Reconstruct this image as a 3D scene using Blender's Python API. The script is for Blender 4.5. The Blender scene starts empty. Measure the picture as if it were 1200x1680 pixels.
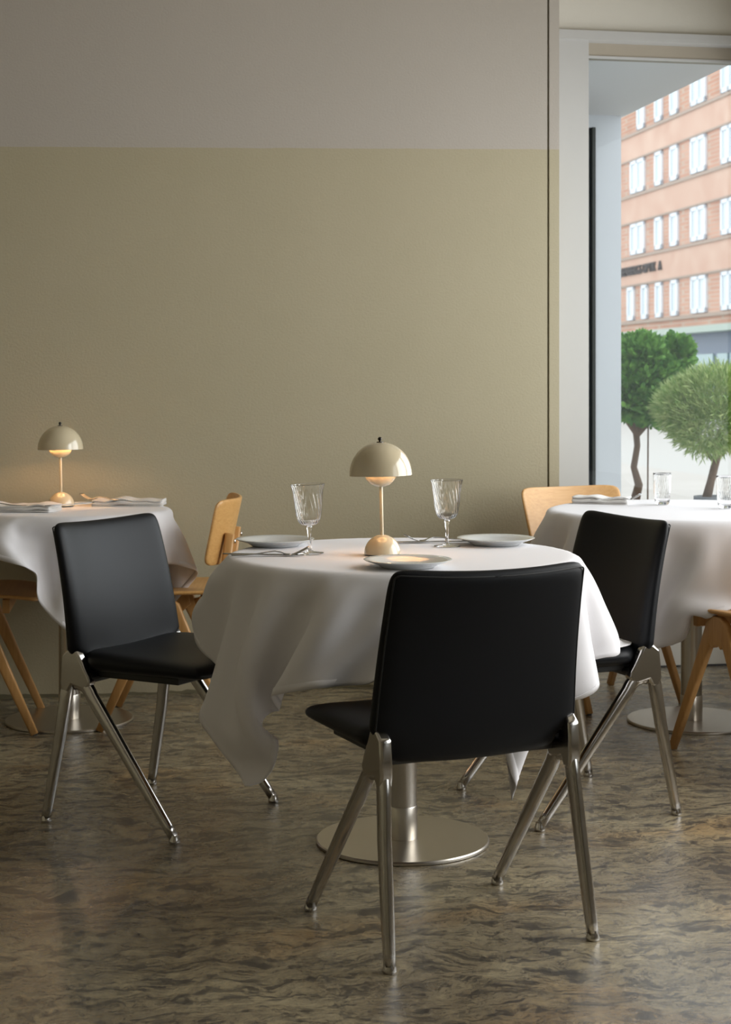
import bpy, bmesh, math, random
import numpy as np
from mathutils import Vector, Matrix

random.seed(7)
C = bpy.context.scene.collection
sc = bpy.context.scene
PI = math.pi

# ---------------------------------------------------------------- camera
cd = bpy.data.cameras.new('camera')
cam = bpy.data.objects.new('camera', cd); C.objects.link(cam)
cam.location = (0, 0, 1.17); cam.rotation_euler = (PI/2, 0, 0)
cd.sensor_fit = 'HORIZONTAL'; cd.sensor_width = 36
cd.lens = 36*2680/1200
cd.shift_y = -210/1200
cd.dof.use_dof = True; cd.dof.focus_distance = 3.9; cd.dof.aperture_fstop = 13
cd.clip_start = .05; cd.clip_end = 300
sc.camera = cam
sc.view_settings.view_transform = 'Standard'; sc.view_settings.look = 'None'
sc.view_settings.gamma = 1; sc.view_settings.use_curve_mapping = False
sc.view_settings.exposure = 0.0

# room frame: a runs along the back wall to the right, b runs into the wall
TH = math.radians(10); CA, SA = math.cos(TH), math.sin(TH)
OX, OY = -.637, 6.19
def R(a, b, z=0.0): return Vector((OX + a*CA - b*SA, OY + a*SA + b*CA, z))
ROOM = Matrix.Translation((OX, OY, 0)) @ Matrix.Rotation(TH, 4, 'Z')

# ---------------------------------------------------------------- light
w = bpy.data.worlds.new('overcast_sky'); sc.world = w; w.use_nodes = True
nt = w.node_tree; nt.nodes.clear()
out = nt.nodes.new('ShaderNodeOutputWorld'); bg = nt.nodes.new('ShaderNodeBackground')
bg.inputs[0].default_value = (.95, .975, 1.0, 1); bg.inputs[1].default_value = 1.9
nt.links.new(bg.outputs[0], out.inputs[0])
def area(name, loc, direction, sx, sy, power, col=(1, 1, 1), spread=180):
    l = bpy.data.lights.new(name, 'AREA'); l.shape = 'RECTANGLE'; l.size = sx; l.size_y = sy
    l.energy = power; l.color = col; l.spread = math.radians(spread)
    o = bpy.data.objects.new(name, l); C.objects.link(o); o.location = loc
    o.rotation_euler = Vector(direction).to_track_quat('-Z', 'Y').to_euler(); return o
IN = R(-1, 0) - R(0, 0)
# daylight through the four shop windows of the street side (right hand wall)
WIN_B = [(-1.75, .14, 32), (-3.55, -1.95, 46), (-5.35, -3.75, 8), (-7.15, -5.55, 2)]
for (b0, b1, pw) in WIN_B:
    area('window_daylight', R(2.335, (b0+b1)/2, 1.55), IN, b1-b0-.08, 1.8, pw, (.93, .97, 1.0) if b1 > 0 else (1.0, .985, .955), 175)

# ---------------------------------------------------------------- helpers
def mat(name, col=(.5, .5, .5), rough=.5, metal=0, **kw):
    m = bpy.data.materials.new(name); m.use_nodes = True
    b = m.node_tree.nodes['Principled BSDF']
    b.inputs['Base Color'].default_value = (*col, 1); b.inputs['Roughness'].default_value = rough
    b.inputs['Metallic'].default_value = metal
    for k, v in kw.items(): b.inputs[k].default_value = v
    return m
def N(m, t, **kw):
    n = m.node_tree.nodes.new(t)
    for k, v in kw.items(): setattr(n, k, v)
    return n
def L(m, a, b): m.node_tree.links.new(a, b)
def B(m): return m.node_tree.nodes['Principled BSDF']
def coords(m, scale=(1, 1, 1), rot=(0, 0, 0), kind='Object'):
    tc = N(m, 'ShaderNodeTexCoord'); mp = N(m, 'ShaderNodeMapping')
    mp.inputs['Scale'].default_value = scale; mp.inputs['Rotation'].default_value = rot
    L(m, tc.outputs[kind], mp.inputs[0]); return mp.outputs[0]
def noise(m, vec, scale, detail=4, rough=.55, dist=0):
    n = N(m, 'ShaderNodeTexNoise'); n.inputs['Scale'].default_value = scale; n.inputs['Detail'].default_value = detail
    n.inputs['Roughness'].default_value = rough; n.inputs['Distortion'].default_value = dist
    L(m, vec, n.inputs['Vector']); return n.outputs['Fac']
def ramp(m, fac, stops, interp='LINEAR'):
    r = N(m, 'ShaderNodeValToRGB'); r.color_ramp.interpolation = interp
    e = r.color_ramp.elements
    while len(e) < len(stops): e.new(.5)
    for i, (p, c) in enumerate(stops):
        e[i].position = p; e[i].color = (*c, 1) if len(c) == 3 else c
    L(m, fac, r.inputs[0]); return r.outputs[0]
def bump(m, h, strength, dist=.01):
    b = N(m, 'ShaderNodeBump'); b.inputs['Strength'].default_value = strength; b.inputs['Distance'].default_value = dist
    L(m, h, b.inputs['Height']); L(m, b.outputs[0], B(m).inputs['Normal'])
def mixc(m, fac, c1, c2, mode='MIX'):
    n = N(m, 'ShaderNodeMix', data_type='RGBA', blend_type=mode)
    for s, v in ((0, fac), (6, c1), (7, c2)):
        if hasattr(v, 'is_output'): L(m, v, n.inputs[s])
        else: n.inputs[s].default_value = v if s == 0 else (*v, 1)
    return n.outputs[2]

def link(name, me, m=None, parent=None, smooth=True):
    o = bpy.data.objects.new(name, me); C.objects.link(o)
    if m is not None:
        me.materials.append(m)
    if smooth:
        me.polygons.foreach_set('use_smooth', [True]*len(me.polygons)); 
    if parent is not None: o.parent = parent
    return o
def obj(name, bm, m=None, parent=None, smooth=False, bevel=0, seg=2):
    bmesh.ops.recalc_face_normals(bm, faces=bm.faces)
    me = bpy.data.meshes.new(name); bm.to_mesh(me); bm.free()
    o = link(name, me, m, parent, smooth)
    if bevel:
        md = o.modifiers.new('bevel', 'BEVEL'); md.width = bevel; md.segments = seg; md.limit_method = 'ANGLE'
        md.angle_limit = math.radians(40)
    return o
def auto(o, ang=40):
    me = o.data
    me.polygons.foreach_set('use_smooth', [True]*len(me.polygons))
    me.set_sharp_from_angle(angle=math.radians(ang))
    return o
def tag(o, label, cat, group=None, kind=None):
    if label: o['label'] = label
    if cat: o['category'] = cat
    if group: o['group'] = group
    if kind: o['kind'] = kind
    return o
def thing(name, loc, rz, label, cat, group=None):
    o = bpy.data.objects.new(name, None); C.objects.link(o); o.empty_display_size = .1
    o.location = loc; o.rotation_euler = (0, 0, rz); return tag(o, label, cat, group)
def struct(o): o['kind'] = 'structure'; return o
def copy_tree(o, parent=None):
    c = o.copy(); C.objects.link(c); c.parent = parent
    for ch in list(o.children): copy_tree(ch, c)
    return c
def box(bm, x0, x1, y0, y1, z0, z1, T=None):
    v = [Vector((x, y, z)) for x in (x0, x1) for y in (y0, y1) for z in (z0, z1)]
    if T is not None: v = [T @ p for p in v]
    q = [bm.verts.new(p) for p in v]
    for f in ((0, 1, 3, 2), (4, 6, 7, 5), (0, 4, 5, 1), (2, 3, 7, 6), (0, 2, 6, 4), (1, 5, 7, 3)):
        bm.faces.new([q[i] for i in f])
def rbox(a0, a1, b0, b1, z0, z1):
    bm = bmesh.new(); box(bm, a0, a1, b0, b1, z0, z1, ROOM); return bm
def lathe(bm, prof, n=48, T=None, fn=None):
    rings = []
    for (r, z) in prof:
        if r < 1e-6:
            p = Vector((0, 0, z)); rings.append([bm.verts.new(T @ p if T else p)])
        else:
            ring = []
            for k in range(n):
                t = 2*PI*k/n; rr = fn(r, z, t) if fn else r
                p = Vector((rr*math.cos(t), rr*math.sin(t), z)); ring.append(bm.verts.new(T @ p if T else p))
            rings.append(ring)
    for r0, r1 in zip(rings, rings[1:]):
        if len(r0) == 1 and len(r1) == 1: continue
        for k in range(n):
            k2 = (k+1) % n
            if len(r0) == 1: bm.faces.new((r0[0], r1[k], r1[k2]))
            elif len(r1) == 1: bm.faces.new((r0[k], r1[0], r0[k2]))
            else: bm.faces.new((r0[k], r1[k], r1[k2], r0[k2]))
def tube(bm, pts, rad, n=16, ref=(1, 0, 0), ex=2.0, cap=True):
    """sweep a superellipse section; rad = list of (half width along ref, half depth)"""
    pts = [Vector(p) for p in pts]; ref = Vector(ref); rings = []
    for i, p in enumerate(pts):
        d = (pts[min(i+1, len(pts)-1)] - pts[max(i-1, 0)]).normalized()
        u = (ref - d*ref.dot(d)).normalized(); v = d.cross(u)
        r = rad[i] if isinstance(rad, (list, tuple)) and isinstance(rad[0], (list, tuple)) else (rad[i] if isinstance(rad, (list, tuple)) else rad)
        ru, rv = r if isinstance(r, (list, tuple)) else (r, r)
        ring = []
        for k in range(n):
            t = 2*PI*(k+.5)/n; c, s = math.cos(t), math.sin(t)
            cc = math.copysign(abs(c)**(2/ex), c); ss = math.copysign(abs(s)**(2/ex), s)
            ring.append(bm.verts.new(p + u*ru*cc + v*rv*ss))
        rings.append(ring)
    for r0, r1 in zip(rings, rings[1:]):
        for k in range(n): bm.faces.new((r0[k], r0[(k+1) % n], r1[(k+1) % n], r1[k]))
    if cap:
        bm.faces.new(rings[0]); bm.faces.new(rings[-1][::-1])
def bez(p0, p1, p2, p3, n):
    P = [Vector(p) for p in (p0, p1, p2, p3)]
    return [P[0]*(1-t)**3 + P[1]*3*t*(1-t)**2 + P[2]*3*t*t*(1-t) + P[3]*t**3 for t in [i/n for i in range(n+1)]]
def pad(bm, cen, thick, nu=28, nv=28, p=5, corner=10):
    """cushion or bent board: cen(u,v)->Vector, thick(u,v) full thickness, edges rounded"""
    S = lambda n: [math.sin(PI/2*(-1+2*i/n)) for i in range(n+1)]
    us, vs = S(nu), S(nv)
    def m(u, v):
        r = max(abs(u), abs(v))
        if r < 1e-9: return 0, 0
        k = r/((abs(u)**corner+abs(v)**corner)**(1/corner)); return u*k, v*k
    top, bot = {}, {}
    for i, u in enumerate(us):
        for j, v in enumerate(vs):
            uu, vv = m(u, v); e = 1e-3
            c = cen(uu, vv)
            n = (cen(uu+e, vv)-cen(uu-e, vv)).cross(cen(uu, vv+e)-cen(uu, vv-e)).normalized()
            r = max(abs(u), abs(v)); f = (max(0, 1-r**p))**(1/2)
            t = thick(uu, vv)/2*f
            edge = i in (0, nu) or j in (0, nv)
            top[i, j] = bm.verts.new(c+n*t)
            bot[i, j] = top[i, j] if edge else bm.verts.new(c-n*t)
    for i in range(nu):
        for j in range(nv):
            q = ((i, j), (i+1, j), (i+1, j+1), (i, j+1))
            bm.faces.new([top[k] for k in q]); 
            try: bm.faces.new([bot[k] for k in reversed(q)])
            except ValueError: pass

# ---------------------------------------------------------------- materials
# painted plaster: two paint bands with a hand-cut line that rises slightly to the right
M_wall = mat('painted_plaster', rough=.75)
tc = N(M_wall, 'ShaderNodeTexCoord'); sx = N(M_wall, 'ShaderNodeSeparateXYZ'); L(M_wall, tc.outputs['Object'], sx.inputs[0])
s1 = N(M_wall, 'ShaderNodeMath', operation='MULTIPLY_ADD'); L(M_wall, sx.outputs[0], s1.inputs[0]); s1.inputs[1].default_value = -.0205; L(M_wall, sx.outputs[2], s1.inputs[2])
wob = noise(M_wall, tc.outputs['Object'], 9, 2)
s2 = N(M_wall, 'ShaderNodeMath', operation='MULTIPLY_ADD'); L(M_wall, wob, s2.inputs[0]); s2.inputs[1].default_value = .006; L(M_wall, s1.outputs[0], s2.inputs[2])
s3 = N(M_wall, 'ShaderNodeMath', operation='GREATER_THAN'); L(M_wall, s2.outputs[0], s3.inputs[0]); s3.inputs[1].default_value = 2.0685
pat = noise(M_wall, tc.outputs['Object'], 1.3, 3)
low = ramp(M_wall, pat, [(.3, (.395, .348, .232)), (.7, (.42, .368, .252))])
upp = ramp(M_wall, pat, [(.3, (.425, .385, .335)), (.7, (.445, .40, .35))])
L(M_wall, mixc(M_wall, s3.outputs[0], low, upp), B(M_wall).inputs['Base Color'])
wb = noise(M_wall, tc.outputs['Object'], 120, 4, .65); bump(M_wall, wb, .30, .004)

M_cream = mat('cream_wall_paint', (.62, .585, .51), .6)
bump(M_cream, noise(M_cream, coords(M_cream), 60, 3), .2, .004)
M_casing = mat('cream_gloss_trim', (.46, .45, .43), .45)
M_groove = mat('old_caulk', (.16, .14, .08), .8)
M_recess = mat('taupe_window_frame', (.36, .31, .24), .5)
M_ceil = mat('ceiling_paint', (.50, .46, .37), .8)

M_floor = mat('marbled_linoleum', rough=.3); B(M_floor).inputs['Specular IOR Level'].default_value = 1.0; B(M_floor).inputs['IOR'].default_value = 1.6
fv = coords(M_floor, (1, 1.0, 1))
warp = N(M_floor, 'ShaderNodeTexNoise'); warp.inputs['Scale'].default_value = 3.2; warp.inputs['Detail'].default_value = 6; warp.inputs['Roughness'].default_value = .6
L(M_floor, fv, warp.inputs['Vector'])
vadd = N(M_floor, 'ShaderNodeVectorMath', operation='MULTIPLY_ADD')
L(M_floor, warp.outputs['Color'], vadd.inputs[0]); vadd.inputs[1].default_value = (.30, .26, 0); L(M_floor, fv, vadd.inputs[2])
mp2 = N(M_floor, 'ShaderNodeMapping'); mp2.inputs['Scale'].default_value = (1, 2.1, 1); mp2.inputs['Rotation'].default_value = (0, 0, .15); L(M_floor, vadd.outputs[0], mp2.inputs[0])
n1 = noise(M_floor, mp2.outputs[0], 10, 14, .80, .3)
c1 = ramp(M_floor, n1, [(.38, (.055, .050, .045)), (.455, (.105, .094, .078)), (.478, (.27, .23, .16)), (.62, (.40, .345, .24))])
mp3 = N(M_floor, 'ShaderNodeMapping'); mp3.inputs['Scale'].default_value = (1, 1.5, 1); L(M_floor, vadd.outputs[0], mp3.inputs[0])
n2 = noise(M_floor, mp3.outputs[0], 2.1, 5, .6, .5)
c2 = ramp(M_floor, n2, [(.38, (.60, .56, .52)), (.62, (1.1, 1.08, 1.0))])
c3 = mixc(M_floor, 1.0, c1, c2, 'MULTIPLY')
n3 = noise(M_floor, mp2.outputs[0], 1.6, 3, .5)
c4 = ramp(M_floor, n3, [(.55, (1, 1, 1)), (.72, (1.1, .90, .70))])
mp4 = N(M_floor, 'ShaderNodeMapping'); mp4.inputs['Scale'].default_value = (1, 3.0, 1); mp4.inputs['Rotation'].default_value = (0, 0, .1); L(M_floor, vadd.outputs[0], mp4.inputs[0])
n5 = noise(M_floor, mp4.outputs[0], 34, 6, .75, .4)
c3 = mixc(M_floor, 1.0, c3, ramp(M_floor, n5, [(.40, (.50, .50, .52)), (.50, (.95, .95, .95)), (.60, (1.18, 1.16, 1.1))]), 'MULTIPLY')
L(M_floor, mixc(M_floor, 1.0, c3, c4, 'MULTIPLY'), B(M_floor).inputs['Base Color'])
rr = ramp(M_floor, n1, [(.35, (.30,)*3), (.65, (.24,)*3)]); L(M_floor, rr, B(M_floor).inputs['Roughness'])
bump(M_floor, noise(M_floor, coords(M_floor), 220, 4, .7), .22, .0025)

M_leather = mat('black_leather', (.0052, .0060, .0078), .44)
B(M_leather).inputs['Specular IOR Level'].default_value = .20
bump(M_leather, noise(M_leather, coords(M_leather), 420, 3), .10, .001)
M_stitch = mat('black_piping', (.007, .008, .009), .5)
M_alu = mat('polished_aluminium', (.54, .52, .50), .15, 1)
bump(M_alu, noise(M_alu, coords(M_alu, (1, 1, .2)), 60, 2), .03, .002)
M_black = mat('black_plastic', (.012, .012, .012), .5)
M_steel = mat('brushed_steel', (.56, .53, .49), .26, 1)
bs = noise(M_steel, coords(M_steel, (6, 6, 260)), 3, 2); bump(M_steel, bs, .04, .001)
M_plate_steel = mat('brushed_steel_plate', (.60, .56, .50), .30, 1)
bump(M_plate_steel, noise(M_plate_steel, coords(M_plate_steel, (3, 200, 3)), 3, 2), .05, .001)

M_oak = mat('oiled_oak', rough=.42)
gv = coords(M_oak, (26, 26, 1.6))
g = noise(M_oak, gv, 3.0, 5, .6, .6)
L(M_oak, ramp(M_oak, g, [(.3, (.46, .24, .075)), (.7, (.56, .31, .115))]), B(M_oak).inputs['Base Color'])
M_oakh = mat('oak_veneer', rough=.40)
g = noise(M_oakh, coords(M_oakh, (2.2, 40, 40)), 3.0, 5, .6, .6)
L(M_oakh, ramp(M_oakh, g, [(.3, (.52, .27, .08)), (.7, (.62, .35, .125))]), B(M_oakh).inputs['Base Color'])
M_ply = mat('dark_board_edge', (.09, .055, .03), .6)

M_cloth = mat('white_linen', (.76, .745, .77), .85)
B(M_cloth).inputs['Sheen Weight'].default_value = .15
wv = N(M_cloth, 'ShaderNodeTexNoise'); wv.inputs['Scale'].default_value = 420; L(M_cloth, coords(M_cloth), wv.inputs['Vector'])
bump(M_cloth, wv.outputs['Fac'], .12, .0008)
M_hem = mat('linen_hem', (.76, .745, .765), .85)
M_napkin = mat('napkin_linen', (.74, .72, .70), .85)
bump(M_napkin, noise(M_napkin, coords(M_napkin), 300, 2), .12, .001)
M_china = mat('white_porcelain', (.66, .68, .68), .16); B(M_china).inputs['Coat Weight'].default_value = .4
M_enamel = mat('cream_enamel', (.62, .53, .365), .20); B(M_enamel).inputs['Coat Weight'].default_value = .8
B(M_enamel).inputs['Coat Roughness'].default_value = .06
M_inner = mat('pale_shade_lining', (.80, .72, .58), .5)
M_bulb = mat('warm_lamp_bulb', (1, .8, .5), .5)
B(M_bulb).inputs['Emission Color'].default_value = (1, .62, .30, 1); B(M_bulb).inputs['Emission Strength'].default_value = 8
M_dark = mat('dark_bronze', (.05, .045, .04), .25, 1)
M_cut = mat('cutlery_steel', (.42, .42, .42), .22, 1)
M_glass = mat('clear_glass', (1, 1, 1), .0)
B(M_glass).inputs['Transmission Weight'].default_value = 1; B(M_glass).inputs['IOR'].default_value = 1.46

# window pane: thin sheet that lets light through and mirrors at grazing angles
M_pane = bpy.data.materials.new('window_glass'); M_pane.use_nodes = True
t_ = M_pane.node_tree; t_.nodes.clear()
mo = t_.nodes.new('ShaderNodeOutputMaterial'); mx = t_.nodes.new('ShaderNodeMixShader')
tr = t_.nodes.new('ShaderNodeBsdfTransparent'); gl = t_.nodes.new('ShaderNodeBsdfGlossy'); fr = t_.nodes.new('ShaderNodeFresnel')
gl.inputs['Roughness'].default_value = .0; fr.inputs[0].default_value = 1.25; tr.inputs[0].default_value = (.96, .985, .98, 1)
t_.links.new(fr.outputs[0], mx.inputs[0]); t_.links.new(tr.outputs[0], mx.inputs[1]); t_.links.new(gl.outputs[0], mx.inputs[2]); t_.links.new(mx.outputs[0], mo.inputs[0])

# ---------------------------------------------------------------- structure
def grid_obj(name, x0, x1, z0, z1, m):    # wall plate in room frame, keeps room coordinates for its paint
    bm = bmesh.new(); return bm
def room_box(name, a0, a1, b0, b1, z0, z1, m):
    bm = bmesh.new(); box(bm, a0, a1, b0, b1, z0, z1)
    o = obj(name, bm, m); o.matrix_world = ROOM; return struct(o)
CEIL = 3.1
AL = -3.1
room_box('floor', AL-.1, 2.45, -8.1, .45, -.1, 0, M_floor)
room_box('ceiling', AL-.1, 2.45, -8.1, .45, CEIL, CEIL+.1, M_ceil)
room_box('wall_back', AL, 1.374, 0, .25, .007, CEIL, M_wall)
room_box('wall_back', 1.374, 1.382, .012, .25, 0, CEIL, M_groove)
room_box('wall_back', 1.382, 1.4225, 0, .25, .004, CEIL, M_wall)
room_box('wall_left', AL-.1, AL, -8.0, .25, 0, CEIL, M_wall)
room_box('wall_front', AL, 2.36, -8.1, -8.0, 0, CEIL, M_wall)
# set-back window wall
ZS, ZT = .56, 2.577
M_sillw = mat('white_wall_paint', (.80, .78, .72), .6)
room_box('wall_back', 1.4225, 2.36, .22, .36, .008, ZS, M_sillw)
room_box('wall_back', 1.4225, 2.36, .22, .36, 2.61, CEIL, M_cream)
room_box('trim_1', 1.4225, 1.6127, .215, .36, ZS, ZT, M_casing)
room_box('trim_2', 1.4225, 2.36, .200, .36, ZT, 2.614, M_casing)
room_box('trim_3', 1.6127, 2.345, .27, .34, 2.520, ZT, M_recess)
room_box('trim_4', 1.6127, 2.345, .265, .275, 2.514, 2.524, M_casing)
room_box('trim_5', 1.58, 2.36, .14, .36, ZS-.03, ZS, M_casing)
# thin dirty gap where the plaster meets the linoleum
bm = bmesh.new()
xs = [AL + i*.02 for i in range(int((1.4225-AL)/.02))]
pv = None
for x in xs:
    h = .010 + .006*random.random() + .004*math.sin(x*7)
    q = (bm.verts.new(ROOM @ Vector((x, -.001, 0))), bm.verts.new(ROOM @ Vector((x, -.001, h))), bm.verts.new(ROOM @ Vector((x, .02, h))))
    if pv:
        bm.faces.new((pv[0], q[0], q[1], pv[1])); bm.faces.new((pv[1], q[1], q[2], pv[2]))
    pv = q
struct(obj('baseboard_back', bm, M_groove))
# panes
wn = struct(obj('window_1', rbox(1.6127, 2.345, .300, .304, ZS, 2.52), M_pane))
# corner post and street side wall (right of the frame)
room_box('trim_6', 2.345, 2.40, .20, .36, 0, 2.61, M_casing)
room_box('wall_right', 2.33, 2.40, -8.0, .20, 0, ZS, M_cream)
room_box('wall_right', 2.33, 2.40, -8.0, .20, 2.52, CEIL, M_cream)
edges = [.21] + [v for (b0, b1, _) in WIN_B for v in (b1, b0)] + [-8.0]
for i in range(0, len(edges), 2):
    room_box('wall_right', 2.33, 2.395, edges[i+1], edges[i], ZS, 2.52, M_casing)
for i, (b0, b1, _) in enumerate(WIN_B):
    struct(obj('window_%d' % (i+2), rbox(2.36, 2.364, b0, b1, ZS, 2.52), M_pane))

# ---------------------------------------------------------------- outside
M_soffit = mat('grey_soffit', (.74, .73, .74), .6)
M_white = mat('white_outdoor_paint', (.74, .77, .82), .45)
M_darkf = mat('dark_door_frame', (.03, .035, .03), .4)
M_pave = mat('pale_paving', (.62, .58, .53), .8)
L(M_pave, ramp(M_pave, noise(M_pave, coords(M_pave), 1.2, 5), [(.3, (.46, .43, .40)), (.7, (.54, .51, .48))]), B(M_pave).inputs['Base Color'])
bm = bmesh.new()
box(bm, 2.42, 7.6, -30, 90, -.12, -.02, ROOM); struct(obj('floor_pavement', bm, M_pave))
M_road = mat('pale_road', (.50, .49, .47), .8)
bm = bmesh.new(); box(bm, 7.6, 40, -30, 90, -.12, -.05, ROOM); struct(obj('floor_street', bm, M_road))
bm = bmesh.new(); box(bm, AL, 2.42, .46, 2.1, -.12, -.02, ROOM); struct(obj('floor_entrance', bm, M_pave))
struct(obj('ceiling_entrance', rbox(1.0, 2.36, .36, 12, 2.565, 2.75), M_soffit))
struct(obj('trim_7', rbox(2.34, 2.40, -8, 12, 2.60, 3.4), M_white))
struct(obj('wall_entrance', rbox(2.197, 2.338, 1.93, 2.5, 0, 2.565), M_white))
struct(obj('trim_8', rbox(1.2, 2.197, 1.93, 2.03, 2.50, 2.565), M_white))
struct(obj('wall_building', rbox(2.20, 2.338, 2.5, 30, 0, 2.6), M_white))
struct(obj('wall_entrance', rbox(1.0, 1.2, .36, 2.5, 0, 2.565), M_white))
struct(obj('trim_9', rbox(2.180, 2.197, 1.92, 1.97, 0, 2.50), M_darkf))
M_door = mat('dark_door_glass', (.03, .04, .05), .03); 
dr = struct(obj('door_1', rbox(1.2, 2.180, 1.95, 1.965, 0, 2.50), M_door))

# red brick office block across the street
FX, FY = 11.6, 62.0; FU = Vector((.187, -.982, 0)).normalized(); FN = Vector((-.982, -.187, 0))   # FN faces us
def ft(px):
    q = (px-600)/2680; return (62*q-11.6)/(.187+.982*q)
bld = thing('office_building', (FX, FY, 0), 0, 'large red brick office block across the street with rows of white framed windows', 'building')
FM = Matrix(((FU.x, FN.x, 0, 0), (FU.y, FN.y, 0, 0), (0, 0, 1, 0), (0, 0, 0, 1)))
M_brick = mat('red_brick', rough=.85)
tb = N(M_brick, 'ShaderNodeTexBrick'); tb.inputs['Scale'].default_value = 1; tb.inputs['Brick Width'].default_value = .46; tb.inputs['Row Height'].default_value = .15
tb.inputs['Mortar Size'].default_value = .02; tb.inputs['Color1'].default_value = (.50, .27, .20, 1); tb.inputs['Color2'].default_value = (.56, .32, .24, 1); tb.inputs['Mortar'].default_value = (.52, .40, .33, 1)
cmb = N(M_brick, 'ShaderNodeCombineXYZ'); sp = N(M_brick, 'ShaderNodeSeparateXYZ'); tcb = N(M_brick, 'ShaderNodeTexCoord')
L(M_brick, tcb.outputs['Object'], sp.inputs[0]); L(M_brick, sp.outputs[0], cmb.inputs[0]); L(M_brick, sp.outputs[2], cmb.inputs[1]); L(M_brick, cmb.outputs[0], tb.inputs[0])
pb = noise(M_brick, tcb.outputs['Object'], .8, 4)
L(M_brick, mixc(M_brick, 1, tb.outputs[0], ramp(M_brick, pb, [(.3, (.92, .9, .88)), (.7, (1.12, 1.15, 1.15))]), 'MULTIPLY'), B(M_brick).inputs['Base Color'])
M_spand = mat('pale_brick_band', (.72, .45, .33), .85)
L(M_spand, ramp(M_spand, noise(M_spand, coords(M_spand, (1, 1, 1)), 1.1, 4), [(.3, (.56, .35, .27)), (.7, (.64, .45, .36))]), B(M_spand).inputs['Base Color'])
M_course = mat('stone_course', (.40, .31, .26), .8)
M_wframe = mat('white_window_frame', (.74, .78, .84), .5)
M_wglass = mat('grey_green_glass', (.66, .73, .76), .15)
M_fascia = mat('pale_green_fascia', (.42, .49, .44), .6)
M_shop = mat('blue_grey_shopfront', (.13, .17, .25), .4)
M_shopg = mat('shop_glass', (.35, .48, .50), .15)
def bx(bm, x0, x1, y0, y1, z0, z1): box(bm, x0, x1, y0, y1, z0, z1)
def bpart(name, bm, m, par=bld):
    bm.transform(FM) if par is not None else None
    return obj(name, bm, m, par)
bm = bmesh.new(); bx(bm, -30, 24, -10, 0, 3.18, 19); bpart('wall', bm, M_brick)
ROWS = [(3.745, 5.09), (6.375, 7.615), (8.85, 10.15), (11.33, 12.60), (13.85, 15.1)]
COL = {0: [(1032, 1043), (1055, 1065), (1078, 1089), (1103, 1115), (1136.5, 1162), (1186, 1213), (1240, 1268)]}
for r in (1, 2, 3, 4): COL[r] = [(1037, 1060), (1077, 1089), (1102, 1115), (1136, 1161), (1186, 1213), (1240, 1268)]
COL[3] = [(1048, 1060)] + COL[1][1:]
for r, (z0, z1) in enumerate(ROWS):
    bm = bmesh.new(); bx(bm, -30, 24, 0, .10, z0-.16, z0-.04); bpart('sill_course', bm, M_course)
    bm = bmesh.new(); bx(bm, -30, 24, 0, .07, z1+.03, z1+.10); bpart('lintel_course', bm, M_course)
    if r < 4:
        bm = bmesh.new(); bx(bm, -30, 24, 0, .04, z1+.10, ROWS[r+1][0]-.16); bpart('brick_band', bm, M_spand)
    for (p0, p1) in COL[r]:
        t0, t1 = ft(p0), ft(p1); big = t1-t0 > 1.2
        bm = bmesh.new(); f = .13
        bx(bm, t0, t1, -.02, .09, z0, z0+f*1.3); bx(bm, t0, t1, -.02, .09, z1-f, z1)
        bx(bm, t0, t0+f, -.02, .09, z0, z1); bx(bm, t1-f, t1, -.02, .09, z0, z1)
        if big: bx(bm, (t0+t1)/2-.12, (t0+t1)/2+.05, -.02, .09, z0, z1)
        wf = bpart('window', bm, M_wframe)
        bm = bmesh.new(); bx(bm, t0+f*.5, t1-f*.5, .0, .03, z0+f*.5, z1-f*.5)
        bpart('pane', bm, M_wglass, wf)
bm = bmesh.new(); bx(bm, -30, 24, 0, .7, 2.995, 3.22); bpart('fascia', bm, M_fascia)
bm = bmesh.new(); bx(bm, -30, 24, -10, -.1, 0, 3.18); bpart('shopfront', bm, M_shop)
for (p0, p1) in ((1020, 1060), (1070, 1100), (1110, 1133), (1141, 1168), (1175, 1192), (1196, 1230)):
    bm = bmesh.new(); bx(bm, ft(p0), ft(p1), -.1, -.04, .3, 2.25); bpart('shop_window', bm, M_shopg)
# raised dark letters on the brick band
cu = bpy.data.curves.new('sign_letters', 'FONT'); cu.body = 'ANNENBERGS OPTIK  A'; cu.size = 1; cu.extrude = .04; cu.space_character = 1.05
to = bpy.data.objects.new('tmp_text', cu); C.objects.link(to); bpy.context.view_layer.update()
me = bpy.data.meshes.new_from_object(to.evaluated_get(bpy.context.evaluated_depsgraph_get()))
bpy.data.objects.remove(to)
xs_ = [v.co.x for v in me.vertices]; ys_ = [v.co.y for v in me.vertices]
t0, t1 = ft(1012), ft(1089); W_ = max(xs_)-min(xs_); Hh = max(ys_)
me.transform(FM @ Matrix.Translation((t0, .08, 5.56)) @ Matrix.Rotation(PI/2, 4, 'X') @ Matrix.Diagonal(((t1-t0)/W_, .36/Hh, 1, 1)))
link('sign_lettering', me, mat('dark_sign_metal', (.07, .06, .06), .6), bld, False)

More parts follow.
